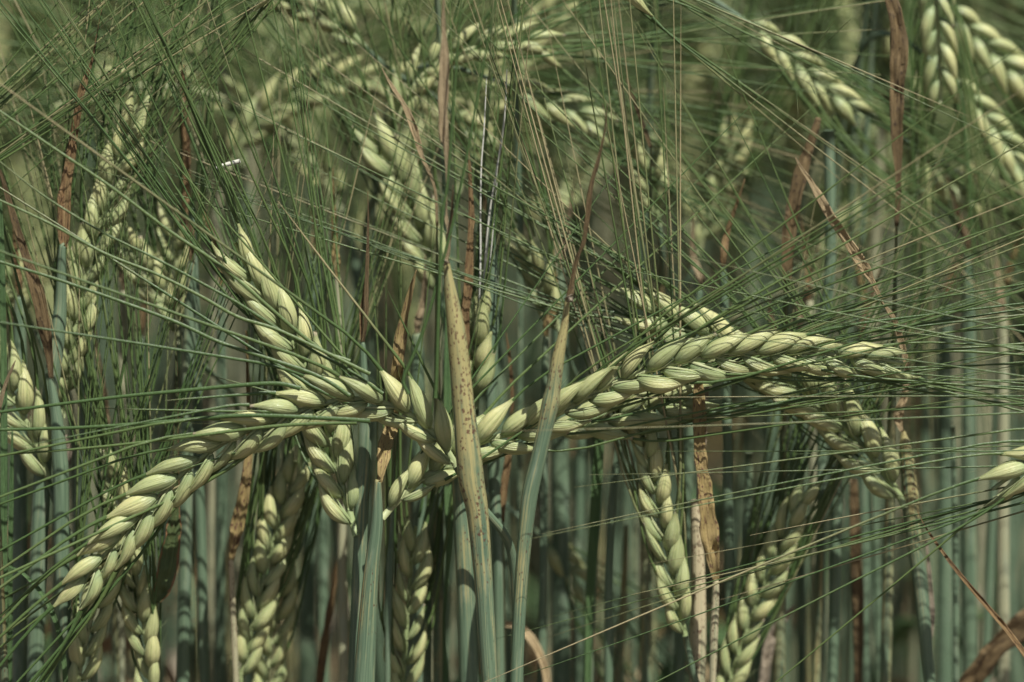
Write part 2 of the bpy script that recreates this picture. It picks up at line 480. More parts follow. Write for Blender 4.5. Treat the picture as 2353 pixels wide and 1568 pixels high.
def build_ear(root, origin, path, roll, hero, r_, step=0.0033, spread=24, splay=(2, 11), awn_len=(0.105, 0.15), dryness=-0.05, awn_r=0.00027, mult=1.6, extra=(), skip=0.0, ksc=1.0, view=np.array([0, -1.0, 0.1]), face=R(42), awn_n=14, tiny=False, sag=0.03, wob=.022):
    """path: world points base -> tip; everything stored relative to origin. Returns the ear part."""
    P = np.asarray(path)
    L = np.linalg.norm(np.diff(P, axis=0), axis=1).sum()
    nk = max(4, int(L / step))
    C, _ = resample(P, nk + 3)
    T = nrm(np.gradient(C, axis=0))
    mb = MB()
    ks = KH if hero else KM
    rad = np.interp(np.linspace(0, 1, len(C)), [0, 1], [0.00075, 0.0004]) * ksc
    tube(mb, C - origin, rad, 8 if hero else 5, flat=.7, mi=0)
    ker = []; awns = []
    for i in range(nk):
        q = (i + 1)
        p = C[q]; t = T[q]
        S0 = nrm(np.cross(t, nrm(view)))
        Bv = np.cross(S0, t)                       # towards the viewer
        S = S0 * math.cos(roll) + Bv * math.sin(roll)
        Bf = nrm(np.cross(S, t))
        sg = 1 if i % 2 else -1
        e = i / (nk - 1)
        a = R(spread * np.interp(e, [0, .12, .6, 1], [.8, 1.05, 1.0, .55]) + r_.normal() * 3.0)
        yaw = R(r_.normal() * 4)
        D = nrm(t * math.cos(a) + sg * S * math.sin(a) + Bf * math.sin(yaw))
        dors = sg * S; dors = nrm(dors - D * np.dot(dors, D))
        sp = R(r_.normal() * 8) + sg * face
        X = np.cross(dors, D); dors = nrm(dors * math.cos(sp) + X * math.sin(sp))
        org = p + sg * S * 0.0005 * ksc + Bf * 0.0005 - origin
        sz = np.interp(e, [0, .06, .2, .8, .93, 1], [.88, .97, 1.0, 1.0, .92, .82]) * ksc * (1 + r_.normal() * .03)
        sc = np.array((sz * (1 + r_.normal() * .07), sz * (1 + r_.normal() * .08), sz * (1 + r_.normal() * .05)))
        if r_.random() < .07: sc = sc * np.array((.68, .68, .85))           # poorly filled
        ker.append((ks[r_.integers(len(ks))], kmat(org, D, dors, sc)))
        # sterile side florets lie flat over the rachis
        if hero:
            for sd in (1,):
                b0 = p + Bf * sd * 0.0006 * ksc - origin
                D2 = nrm(t + sg * S * .30 + Bf * sd * 0.12)
                tt = np.linspace(0, 1, 7)
                Q = b0 + np.outer(tt * 0.0058 * ksc, D2) + np.outer(np.sin(tt * 3.1) * .0005, Bf * sd)
                tube(mb, Q, np.interp(tt, [0, .3, .7, 1], [.0002, .00032, .0002, .0001]) * ksc, 7, flat=.45, mi=0, ref=Bf * sd)
        tipw = org + D * 0.0119 * sz + dors * 0.0002
        b = R(r_.uniform(*splay))
        E = nrm(t * math.cos(b) + sg * S * math.sin(b) + Bf * math.sin(R(r_.normal() * 3.5)))
        # look ahead: awns follow the bend of the ear only a little
        ln_ = r_.uniform(*awn_len) * np.interp(e, [0, .2, 1], [.8, 1, 1])
        if e < skip and r_.random() < .6: ln_ *= r_.uniform(.18, .4)      # snapped off
        awns.append((tipw - D * 0.0006, D, E, ln_))
        if r_.random() < mult - 1:          # from the florets on the far face
            b = R(r_.uniform(splay[0] * .5, splay[1] * .8))
            E2 = nrm(t * math.cos(b) + sg * S * math.sin(b) - Bf * math.sin(R(r_.uniform(0, 7))))
            awns.append((tipw - Bf * 0.0028 - sg * S * .001, D, E2, r_.uniform(*awn_len) * .93))
    if tiny:
        for me, mw in ker:
            pass
    ear = link('ear', mb.mesh('ear', [M['rachis']]), root)
    for me, mw in ker:
        link('kernel', me, ear, mw)
    for ex in extra:
        am = MB()
        Q = spline([at(*p) for p in ex[0]], 6) - origin
        tt = np.linspace(0, 1, len(Q))
        tube(am, Q, ex[1] * np.interp(tt, [0, .04, .3, .8, 1], [1.2, 1.0, .95, .7, .4]), 6, flat=.7, dry=np.clip(tt * .5 - .3 + ex[2], 0, 1), cap=False)
        link('awn', am.mesh('awn', [M[ex[3]]]), ear)
    for p0, D, E, ln in awns:
        am = MB()
        Q = awn_path(p0, D, E, ln, awn_n, r_, sag=sag, wob=wob)
        tt = np.linspace(0, 1, awn_n)
        rr = awn_r * r_.uniform(.8, 1.15) * np.interp(tt, [0, .05, .35, .8, 1], [1.4, 1.05, .88, .5, .14])
        dr = np.clip(tt * r_.uniform(.1, 1.0) + r_.uniform(-.3, .3) + dryness, 0, 1)
        tube(am, Q, rr, 4 if not hero else 5, flat=.7, dry=dr, cap=False, vscale=100)
        link('awn', am.mesh('awn', [M['awn']]), ear)
    return ear

def bez(p0, p1, p2, p3, n):
    t = np.linspace(0, 1, n)[:, None]
    return (1 - t) ** 3 * p0 + 3 * (1 - t) ** 2 * t * p1 + 3 * (1 - t) * t * t * p2 + t ** 3 * p3

def auto_stem(pb, t0, gx=None, n=26, arch=0.03, gy=.012):
    """peduncle from the ear base back down to the ground"""
    back = -t0
    g = np.array([pb[0] + back[0] * 0.03 + (gx or 0), pb[1] + gy, 0.0])
    p1 = pb + back * arch
    p2 = np.array([g[0], g[1], pb[2] - 0.02])
    A = bez(pb, p1, np.array([g[0], g[1], pb[2] + max(0, back[2]) * .03]), np.array([g[0], g[1], pb[2] - 0.09]), n)
    Bq = np.linspace(A[-1], g, 8)[1:]
    return np.vstack([A, Bq])

GROUP_N = {}
def plant(label, stem=None, ear=None, leaves=(), roll=0.25, smat='stem', name='barley_plant', ear_kw=None, auto_w=22, auto_dry=.15, seed=0, gx=None, gy=.012, group=None, cat='barley plant'):
    r_ = np.random.default_rng(100 + seed)
    pe = None
    if ear is not None:
        pe = spline([at(*p) for p in ear], 8)
    if stem is not None:
        s = spline([(*at(p[0], p[1], p[2]), wid(p[3], p[2]) / 2, p[4]) for p in stem], 6)
        last = s[-1]
        low = np.array([last[0] + r_.normal() * .004, last[1] + .004, 0.0, last[3], last[4] * .5])
        ext = np.array([last + (low - last) * k for k in np.linspace(0, 1, 9)[1:]])
        s = np.vstack([s, ext])
    elif pe is not None:
        t0 = nrm(pe[1] - pe[0])
        c = auto_stem(pe[0] + t0 * .002, t0, gx, gy=gy)
        rr = np.interp(np.linspace(0, 1, len(c)), [0, .15, .5, 1], [.7, .75, 1, 1]) * wid(auto_w, ear[0][2]) / 2
        s = np.hstack([c, rr[:, None], np.full((len(c), 1), auto_dry)])
    elif leaves:
        s = None
    origin = np.array([s[-1][0], s[-1][1], 0.0]) if s is not None else at(*leaves[0][0][-1][:3])
    root = empty(name, origin, label, cat, group)
    if s is not None:
        mb = MB()
        tube(mb, s[:, :3] - origin, s[:, 3], 18, dry=s[:, 4], flat=.92)
        link('stem', mb.mesh('stem', [M[smat]]), root)
    if pe is not None:
        kw = dict(hero=True)
        kw.update(ear_kw or {})
        build_ear(root, origin, pe, roll, r_=r_, **kw)
    for lf in leaves:
        pts, mat = lf[0], lf[1]
        o = lf[2] if len(lf) > 2 else {}
        q = spline([(*at(p[0], p[1], p[2]), wid(p[3] * 1.15, p[2])) for p in pts], 7)
        mb = MB()
        tw = o.get('twist', (0.2, -0.2))
        twv = np.interp(np.linspace(0, 1, len(q)), np.linspace(0, 1, len(tw)), tw)
        ribbon(mb, q[:, :3] - origin, q[:, 3], twv, o.get('fold', .35), ripple=o.get('ripple', .12), crinkle=0.2 if mat != 'green' else .03)
        link('leaf', mb.mesh('leaf', [M[mat]]), root)
    return root

def floor():
    mb = MB()
    s = 300.0
    mb.add([(-s, -s, 0), (s, -s, 0), (s, s, 0), (-s, s, 0)], [(0, 1, 2, 3)], [(0, 0), (1, 0), (1, 1), (0, 1)])
    g = link('ground', mb.mesh('ground', [M['soil']]))
    g['kind'] = 'structure'; g['label'] = 'bare brown soil under the barley'
floor()
# ------------------------------------------------------------------ the plants in the plane of focus
plant('thick yellow speckled barley stem topped by a twisted dry tan leaf',
      stem=[(1026,600,-1.2,12,1.0),(1032,650,-1.2,24,.95),(1048,756,-1.2,42,.85),(1058,859,-1.2,48,.75),(1068,961,-1.2,53,.62),(1077,1050,-1.2,60,.6),(1084,1110,-1.2,60,.65),(1096,1171,-1.2,52,.55),(1106,1273,-1.2,46,.4),(1114,1376,-1.2,42,.3),(1120,1478,-1.2,40,.25),(1126,1575,-1.2,37,.2)],
      leaves=[([(1019,-60,-1.2,3),(1019,0,-1.2,5),(1019,51,-1.2,9),(1020,137,-1.2,19),(1018,239,-1.2,22),(1019,308,-1.2,20),(1025,342,-1.2,14),(1027,410,-1.2,12),(1025,480,-1.2,9),(1030,540,-1.2,13),(1028,575,-1.2,11),(1022,604,-1.2,9)],'tan',{'twist':(.2,.4,.4,.3,.9,1.8,.6,.3),'fold':.2}),
              ([(1041,425,-1.1,3),(1038,480,-1.1,7),(1033,540,-1.1,8),(1024,600,-1.1,8)],'brown',{'twist':(.8,.3)}),
              ([(1016,598,-1.3,9),(1023,603,-1.5,14),(1031,606,-1.3,8)],'straw',{'fold':.5})], seed=1)
plant('slim green barley stem with swollen sheath and thin dark dried leaf pointing up',
      stem=[(1304,690,-1.0,11,1.1),(1301,712,-1.0,14,1.05),(1296,756,-1.0,19,.95),(1282,825,-1.0,29,.8),(1271,893,-1.0,35,.6),(1265,927,-1.0,41,.62),(1250,995,-1.0,36,.35),(1238,1050,-1.0,36,.2),(1218,1136,-1.0,38,.18),(1206,1239,-1.0,34,.4),(1195,1376,-1.0,31,.35),(1186,1575,-1.0,31,.12)],
      leaves=[([(1396,239,-1,2),(1388,308,-1,6),(1371,376,-1,9),(1357,430,-1,10),(1346,517,-1,11),(1338,560,-1,13),(1322,602,-1,12),(1311,660,-1,14),(1305,694,-1,10)],'brown',{'twist':(.9,.3,.8,.2),'fold':.5}),
              ([(1300,690,-1.1,8),(1308,685,-1.3,14),(1314,680,-1.1,9)],'straw',{'fold':.5})], seed=2)

plant('longest sharp barley ear, arching right from a pale sheathed stem with spotted yellow leaf',
      stem=[(869,1106,-.3,13,.9),(868,1116,-.3,17,.3),(866,1205,-.3,28,.1),(854,1307,-.3,35,.3),(846,1410,-.3,42,.35),(836,1575,-.3,52,.12)],
      ear=[(878,1191,0,),(915,1150,0.1),(965,1105,.2),(1040,1052,.5),(1110,1015,.6),(1200,988,.6),(1290,947,.5),(1380,895,.4),(1460,862,.3),(1560,833,.2),(1680,815,.2),(1800,810,.2),(1900,814,.3),(2000,824,.3),(2075,836,.4)],
      roll=-.28,
      ear_kw=dict(awn_len=(.11,.16),splay=(2,12),spread=22,ksc=1.03,step=.00318,awn_r=.00029,sag=.03,mult=1.12),
      leaves=[([(957,620,-.1,2),(946,660,-.1,9),(929,729,-.1,17),(919,790,-.1,24),(912,852,-.1,26),(907,893,.2,17),(904,930,.6,20),(902,972,.7,26),(885,1023,.3,28),(880,1060,-.1,24),(872,1110,-.3,10)],'spotted',{'twist':(.3,-.2,.2,.6,.1,-.2),'fold':.2})], seed=3)

plant('sharp barley ear bent over left, plump pale kernels, awns combed down left',
      ear=[(1058,1090,-.1),(1030,1040,-.1),(990,990,-.1),(930,945,-.1),(860,922,-.2),(790,918,-.3),(720,935,-.4),(650,958,-.5),(580,985,-.5),(510,1020,-.5),(440,1072,-.5),(370,1135,-.5),(305,1202,-.5),(247,1268,-.5),(200,1328,-.5),(165,1378,-.5)],
      roll=.38,
      ear_kw=dict(awn_len=(.11,.155),splay=(2,12),spread=25,mult=1.0,skip=.42,ksc=1.04,extra=[([(804,831,-0.7),(718,790,-0.7),(513,616,-0.7),(393,534,-0.7),(255,430,-0.7),(100,325,-0.7),(0,256,-0.7),(-80,200,-0.7)],0.00042,0,'awn'),([(804,910,-0.85),(718,859,-0.85),(513,790,-0.85),(393,736,-0.85),(154,650,-0.85),(0,602,-0.85),(-100,570,-0.85)],0.00045,0,'awn'),([(850,860,-0.75),(649,763,-0.75),(547,729,-0.75),(461,681,-0.75),(359,630,-0.75),(239,582,-0.75),(120,517,-0.75),(0,461,-0.75),(-80,430,-0.75)],0.0004,0.25,'awn'),([(880,905,-0.6),(800,850,-0.6),(700,795,-0.6),(560,705,-0.6),(480,660,-0.6),(359,595,-0.6),(236,534,-0.6),(100,450,-0.6),(0,372,-0.6)],0.00036,0.35,'awn'),([(850,968,-1),(760,962,-1),(560,955,-1),(400,968,-1),(200,982,-1),(0,988,-1),(-60,990,-1)],0.0005,0,'awn'),([(820,972,-1),(700,975,-1),(600,983,-1),(400,1008,-1),(200,1030,-1),(-30,1048,-1)],0.00042,0,'awn'),([(690,893,-0.9),(640,882,-0.9),(560,885,-0.9),(400,900,-0.9),(250,915,-0.9),(0,947,-0.9),(-50,955,-0.9)],0.0005,0,'awn'),([(938,905,-1.5),(927,872,-1.5),(950,815,-1.5),(985,720,-1.5),(1050,470,-1.5),(1105,180,-1.5),(1145,-30,-1.5)],0.0004,0.2,'awn'),([(1000,915,-1.6),(1003,860,-1.6),(1008,700,-1.6),(1016,500,-1.6),(1028,420,-1.6),(1045,200,-1.6),(1062,-30,-1.6)],0.0004,0.1,'awn')],step=.00325,awn_r=.00038,sag=.0,wob=.03), seed=4, auto_w=24)
plant('sharp barley ear pointing up left, crossed in front by the bent ear',
      stem=[(832,786,.9,9,.2),(834,800,.9,14,0),(836,859,.9,19,0),(838,978,.9,31,.1),(836,1068,.9,33,.25),(832,1130,.9,34,.3),(828,1250,.9,33,.2),(822,1400,.9,33,.1),(815,1575,.9,34,.1)],
      ear=[(818,1232,.7),(800,1165,.9),(778,1090,1.1),(758,1010,1.2),(735,925,1.2),(700,840,1.1),(655,760,1.0),(612,690,1.0),(572,620,1.0),(540,558,1.0)],
      roll=.12,
      ear_kw=dict(awn_len=(.11,.15),splay=(1,11),spread=22,ksc=1.1,step=.0033,awn_r=.00027,sag=.0,mult=2.3),
      leaves=[([(845,440,1.2,2),(846,500,1.2,5),(845,560,1.1,6),(842,650,1,9),(840,738,.9,10),(833,790,.9,7)],'brown',{'twist':(.6,.2)}),
              ([(848,590,1.2,2),(833,690,1.1,6),(829,740,1.0,7),(831,790,.9,6)],'rust',{'twist':(.3,.8)})], seed=5)
plant('barley ear crossing behind the arching ear, on the stem with curled tan leaf',
      stem=[(2075,990,2.2,9,1.1),(2077,1005,2.2,17,.9),(2081,1034,2.2,31,.75),(2092,1137,2.2,40,.7),(2100,1239,2.2,36,.45),(2112,1320,2.2,34,.15),(2125,1444,2.2,31,.05),(2137,1575,2.2,27,.1)],
      ear=[(2080,1166,2.1),(2045,1105,2.1),(2000,1045,2.1),(1945,985,2.1),(1885,930,2.1),(1820,880,2.1),(1740,832,2.1),(1660,792,2.1),(1580,752,2.1),(1500,718,2.1),(1445,697,2.1)],
      roll=.1,
      ear_kw=dict(awn_len=(.10,.15),splay=(1,12),spread=22,ksc=1.17,step=.0036,awn_r=.00024,sag=-.04,mult=2.0),
      leaves=[([(2082,880,2.1,12),(2076,915,2.1,15),(2066,945,2.1,20),(2064,965,2.1,17),(2072,992,2.1,8)],'orange',{'twist':(.5,-.3,.4),'fold':.3}),
              ([(1828,362,-.2,3),(1842,388,-.2,7),(1859,412,-.2,11),(1886,458,-.2,18),(1910,499,-.1,20),(1951,561,.2,22),(1985,616,.5,22),(2010,660,.9,16),(2029,698,1.3,11),(2052,735,1.6,15),(2066,775,1.8,14),(2080,830,2.0,12),(2082,880,2.1,12)],'orange',{'twist':(.2,.1,-.1,.4,1.2,.3,.4)}),
              ], seed=6)
plant('slim upright barley ear leaning right, beside the rusty leaf on its glaucous stem',
      stem=[(146,565,1.6,10,.3),(143,576,1.6,17,0),(140,688,1.7,27,0),(134,756,1.7,35,0),(120,870,1.7,37,0),(105,1000,1.8,38,0),(95,1150,1.8,42,0),(88,1300,1.8,41,.05),(80,1575,1.8,39,0)],
      ear=[(142,960,2.4),(150,880,2.4),(163,800,2.4),(178,720,2.5),(195,640,2.5),(214,560,2.6),(236,480,2.7),(262,390,2.8),(292,300,2.8),(322,215,2.8)],
      roll=-.5,
      ear_kw=dict(awn_len=(.08,.13),splay=(1,9),spread=18,ksc=.98,step=.0035,sag=.02),
      leaves=[([(234,20,1.5,1.5),(222,80,1.5,2),(212,137,1.5,5),(198,178,1.5,11),(185,222,1.5,16),(171,308,1.6,17),(161,376,1.6,24),(150,444,1.6,27),(147,533,1.6,25),(147,572,1.6,12)],'rust',{'twist':(.2,.1,-.2,.2)})], seed=7)
plant('earless glaucous barley stem with a long dark brown leaf slanting up left',
      stem=[(117,868,1.2,9,.6),(118,880,1.2,15,.2),(130,960,1.2,28,.1),(137,1050,1.2,37,.0),(140,1100,1.2,37,.0),(143,1300,1.2,35,0),(152,1450,1.2,31,0),(158,1575,1.2,28,.1)],
      leaves=[([(-20,350,1.0,3),(0,393,1.0,6),(20,461,1.0,13),(41,533,1.0,15),(58,585,1.0,17),(85,671,1.0,25),(103,756,1.1,25),(114,820,1.2,16),(118,872,1.2,11)],'brown',{'twist':(.1,.3,.2,-.1),'fold':.45})], seed=8)
plant('plump barley ear leaning out of the frame beside the dark glaucous stems, tip up left',
      ear=[(116,1120,1.6),(98,1060,1.6),(75,1000,1.6),(45,940,1.6),(15,880,1.6),(-18,820,1.6),(-55,750,1.6),(-90,690,1.6)],
      roll=.1, ear_kw=dict(awn_len=(.10,.14),spread=25,ksc=1.03,sag=0), seed=9, auto_w=20)
plant('upright barley ear below the bent ear, leaning right, tip in shade',
      ear=[(545,1600,2.4),(562,1520,2.4),(580,1440,2.4),(598,1360,2.4),(618,1280,2.5),(640,1200,2.5),(662,1125,2.6),(680,1060,2.6)],
      roll=-.15, ear_kw=dict(awn_len=(.09,.13),splay=(1,8),spread=20,step=.003,ksc=.9,sag=0,mult=2,awn_r=.00026), seed=10, auto_w=24)
plant('half hidden barley ear close behind the upright one, its kernels showing on the right side',
      ear=[(606,1640,3.0),(614,1540,3.0),(624,1450,3.0),(636,1370,3.0),(648,1290,3.1)],
      roll=-.6, ear_kw=dict(awn_len=(.09,.12),splay=(1,8),spread=22,ksc=.95,sag=0,awn_r=.0003), seed=11, auto_w=20)
plant('yellow green barley ear standing low beside the pale glaucous stems at the corner',
      ear=[(170,1620,1.0),(183,1540,1.0),(200,1460,1.0),(222,1380,1.0),(250,1300,1.0),(275,1230,1.0)],
      roll=-.5, ear_kw=dict(awn_len=(.08,.12),splay=(1,8),spread=18,ksc=.95,mult=2,sag=0), seed=12, auto_w=24)
plant('narrow barley ear curving up left beside the hanging green leaf',
      ear=[(358,1640,1.3),(350,1560,1.3),(338,1480,1.3),(325,1400,1.3),(312,1320,1.4),(298,1240,1.5),(282,1160,1.6),(262,1085,1.7),(246,1030,1.7)],
      roll=.5, ear_kw=dict(awn_len=(.08,.12),splay=(1,8),spread=18,step=.003,ksc=.88,mult=2.2,sag=0), seed=13, auto_w=26)
plant('barley ear leaning left below the arching ear, shaded in the middle',
      ear=[(1578,1480,1.5),(1562,1400,1.5),(1545,1320,1.5),(1530,1240,1.5),(1514,1160,1.5),(1497,1080,1.5),(1480,1010,1.5),(1464,945,1.5)],
      roll=.35, ear_kw=dict(awn_len=(.11,.15),splay=(1,10),spread=19,step=.003,ksc=.88,sag=-.02,dryness=.3), seed=14, auto_w=22)
plant('dark shaded barley ear leaning right between the cream stem and the jointed stem',
      ear=[(1655,1640,2.8),(1680,1560,2.8),(1706,1480,2.8),(1735,1400,2.8),(1765,1325,2.8),(1797,1250,2.8),(1830,1180,2.7),(1866,1110,2.7)],
      roll=.5, ear_kw=dict(awn_len=(.07,.11),splay=(1,10),spread=19,ksc=.88,sag=-.0,mult=2.6), seed=15, auto_w=22)
plant('barley ear entering from the side edge with long awns sweeping down left across the stems',
      ear=[(3120,980,-.8),(2980,965,-.8),(2840,968,-.8),(2700,985,-.7),(2590,1008,-.7),(2480,1032,-.7),(2380,1066,-.7),(2315,1100,-.7),(2280,1125,-.7)],
      roll=.3, ear_kw=dict(awn_len=(.10,.155),splay=(2,14),spread=25,mult=1.15,ksc=1.15,step=.0036,awn_r=.00028,sag=.0,wob=.04,dryness=.15), seed=16)
plant('soft focus barley ear partly shaded behind the twisted tan leaf, tip pointing up left',
      ear=[(1010,690,4.5),(996,630,4.5),(978,570,4.5),(958,510,4.5),(935,450,4.5),(908,395,4.5),(878,345,4.5),(848,305,4.5)],
      roll=.2, ear_kw=dict(awn_len=(.09,.14),splay=(1,12),spread=20,ksc=1.05,sag=0,dryness=.1), seed=17)
plant('edge on barley ear standing upright behind the thick yellow stem with awns whitened as glints',
      ear=[(1092,960,2.6),(1098,890,2.6),(1102,820,2.6),(1106,750,2.6),(1110,690,2.6)],
      roll=.9, ear_kw=dict(awn_len=(.09,.13),splay=(1,7),spread=18,ksc=1.0,sag=0,awn_n=16,extra=[([(1108,720,2.2),(1116,600,2.2),(1124,500,2.2),(1140,400,2.2),(1158,280,2.2),(1165,160,2.2)],0.0003,0.2,'painted_glint'),([(1100,760,2.3),(1104,600,2.3),(1104,480,2.3),(1106,380,2.3),(1112,300,2.3),(1118,180,2.3)],0.0002,0.2,'painted_glint'),([(1104,900,2.3),(1112,760,2.3),(1130,560,2.3),(1142,420,2.3)],0.0002,0.2,'painted_glint')]), seed=18, auto_w=24)  # the extra white awns have sun highlights painted into their colour
plant('short shaded barley ear tucked close under the arching ear beside the slim straight stem',
      ear=[(1235,1010,1.6),(1310,985,1.5),(1390,965,1.4),(1470,945,1.4),(1550,925,1.4),(1620,912,1.4)],
      roll=.3, ear_kw=dict(awn_len=(.08,.12),splay=(1,8),spread=20,ksc=.98,sag=.02), seed=19)
plant('dark shaded barley ear standing upright right of the pale sheathed stem',
      ear=[(918,1640,2.0),(925,1560,2.0),(932,1470,2.0),(938,1380,2.0),(946,1290,2.0),(956,1210,2.0)],
      roll=-.4, ear_kw=dict(awn_len=(.06,.10),splay=(1,7),spread=20,ksc=.95,sag=0), seed=20, auto_w=20)

# ears further back, still told apart
BK = [
 ('blurred barley ear nodding in a bright arc at the top, behind the twisted tan leaf', [(905,330,5),(925,250,5),(965,180,5),(1030,130,5),(1100,108,5),(1170,96,5),(1235,105,5),(1275,150,5)], .3, {}),
 ('blurred barley ear lying nearly level below the bright arc, tip to the right', [(1150,190,5.5),(1210,212,5.5),(1270,235,5.5),(1330,262,5.5),(1395,300,5.5)], .2, {}),
 ('soft barley ear slanting down to the right from the top, half in shade', [(1700,40,6.2),(1750,75,6.2),(1800,120,6.2),(1850,165,6.2),(1905,210,6.2),(1985,270,6.2)], .4, {'sag':0,'awn_len':(.07,.13)}),
 ('barley ear hanging straight down from the top edge, awns falling vertically', [(2140,-160,6.2),(2144,-80,6.2),(2150,0,6.2),(2156,80,6.2),(2160,160,6.2),(2162,240,6.2)], -.2, {'sag':.02,'awn_len':(.07,.12),'dryness':.15}),
 ('large blurred pale barley ear in the top corner slanting down right', [(2170,0,7.7),(2220,60,7.7),(2275,115,7.7),(2330,170,7.7),(2390,240,7.7)], .2, {'ksc':.95}),
 ('barley ear slanting steeply down right to the edge below the corner ear', [(2170,170,6.9),(2215,215,6.9),(2260,270,6.9),(2305,330,6.9),(2345,400,6.9),(2380,470,6.9)], .5, {}),
 ('blurred barley ear lying among crossing awns near the edge', [(2110,350,8),(2160,400,8),(2215,445,8),(2280,490,8)], .3, {}),
 ('blurred barley ear leaning left behind the slightly blurred upright ear', [(418,765,4.0),(390,710,4.0),(358,655,4.0),(322,600,4.0),(285,540,4.0)], .1, {}),
 ('blurred straight barley ear standing against the leaning one', [(408,790,4.6),(408,710,4.6),(406,630,4.6),(404,550,4.6),(400,470,4.6)], .3, {}),
 ('blurred barley ear leaning left behind the awn fan in the middle', [(1292,780,4.2),(1270,710,4.2),(1245,645,4.2),(1215,590,4.2),(1185,545,4.2)], .7, {}),
 ('small blurred barley ear standing upright behind the thin dark dried leaf', [(1515,520,5.4),(1505,460,5.4),(1495,400,5.4),(1485,345,5.4)], .1, {}),
 ('shaded blurred barley ear leaning right beneath the slanting top ear', [(1600,600,8.3),(1625,520,8.3),(1652,440,8.3),(1680,350,8.3),(1705,260,8.3)], .0, {}),
 ('dark drooping barley ear low between the slim stem and the hanging ear', [(1225,1215,6),(1265,1250,6),(1300,1300,6),(1345,1365,6)], .4, {}),
 ('blurred pale barley ear in the top edge, tip left, above the soft focus ear', [(850,120,6),(800,70,6),(740,30,6),(680,5,6),(610,-20,6)], .3, {}),
 ('pale blurred barley ear standing low by the edge stems', [(80,760,4.4),(55,700,4.4),(30,640,4.4),(5,590,4.4)], .3, {}),
 ('barley ear beyond the side edge whose awns reach in towards the upper right', [(-330,560,1.4),(-260,500,1.4),(-190,440,1.4),(-120,380,1.4),(-60,320,1.4)], .3, {'awn_len':(.07,.12),'sag':0.05,'dryness':.1}),
 ('barley ear above the top edge with awns hanging into the corner', [(760,-180,2),(700,-130,2),(640,-70,2),(585,-10,2)], .3, {'awn_len':(.05,.10),'sag':.1,'dryness':.15}),
 ('barley ear just above the top edge whose awns stream right over the shaded ears', [(1350,-90,2.6),(1400,-60,2.6),(1450,-30,2.6),(1500,-5,2.6)], .3, {'awn_len':(.05,.11),'sag':.02,'dryness':.15}),
]
for i, (lb, pts, ro, kw) in enumerate(BK):
    k = dict(awn_len=(.08, .12), splay=(1, 10), spread=22, sag=.02, dryness=.0, mult=2.2, awn_r=.00026, ksc=.86)
    k.update(kw)
    k['hero'] = pts[0][2] < 4.6
    plant(lb, ear=pts, roll=ro, ear_kw=k, seed=40 + i, auto_w=15, gx=random.uniform(-.01, .01), gy=.035)

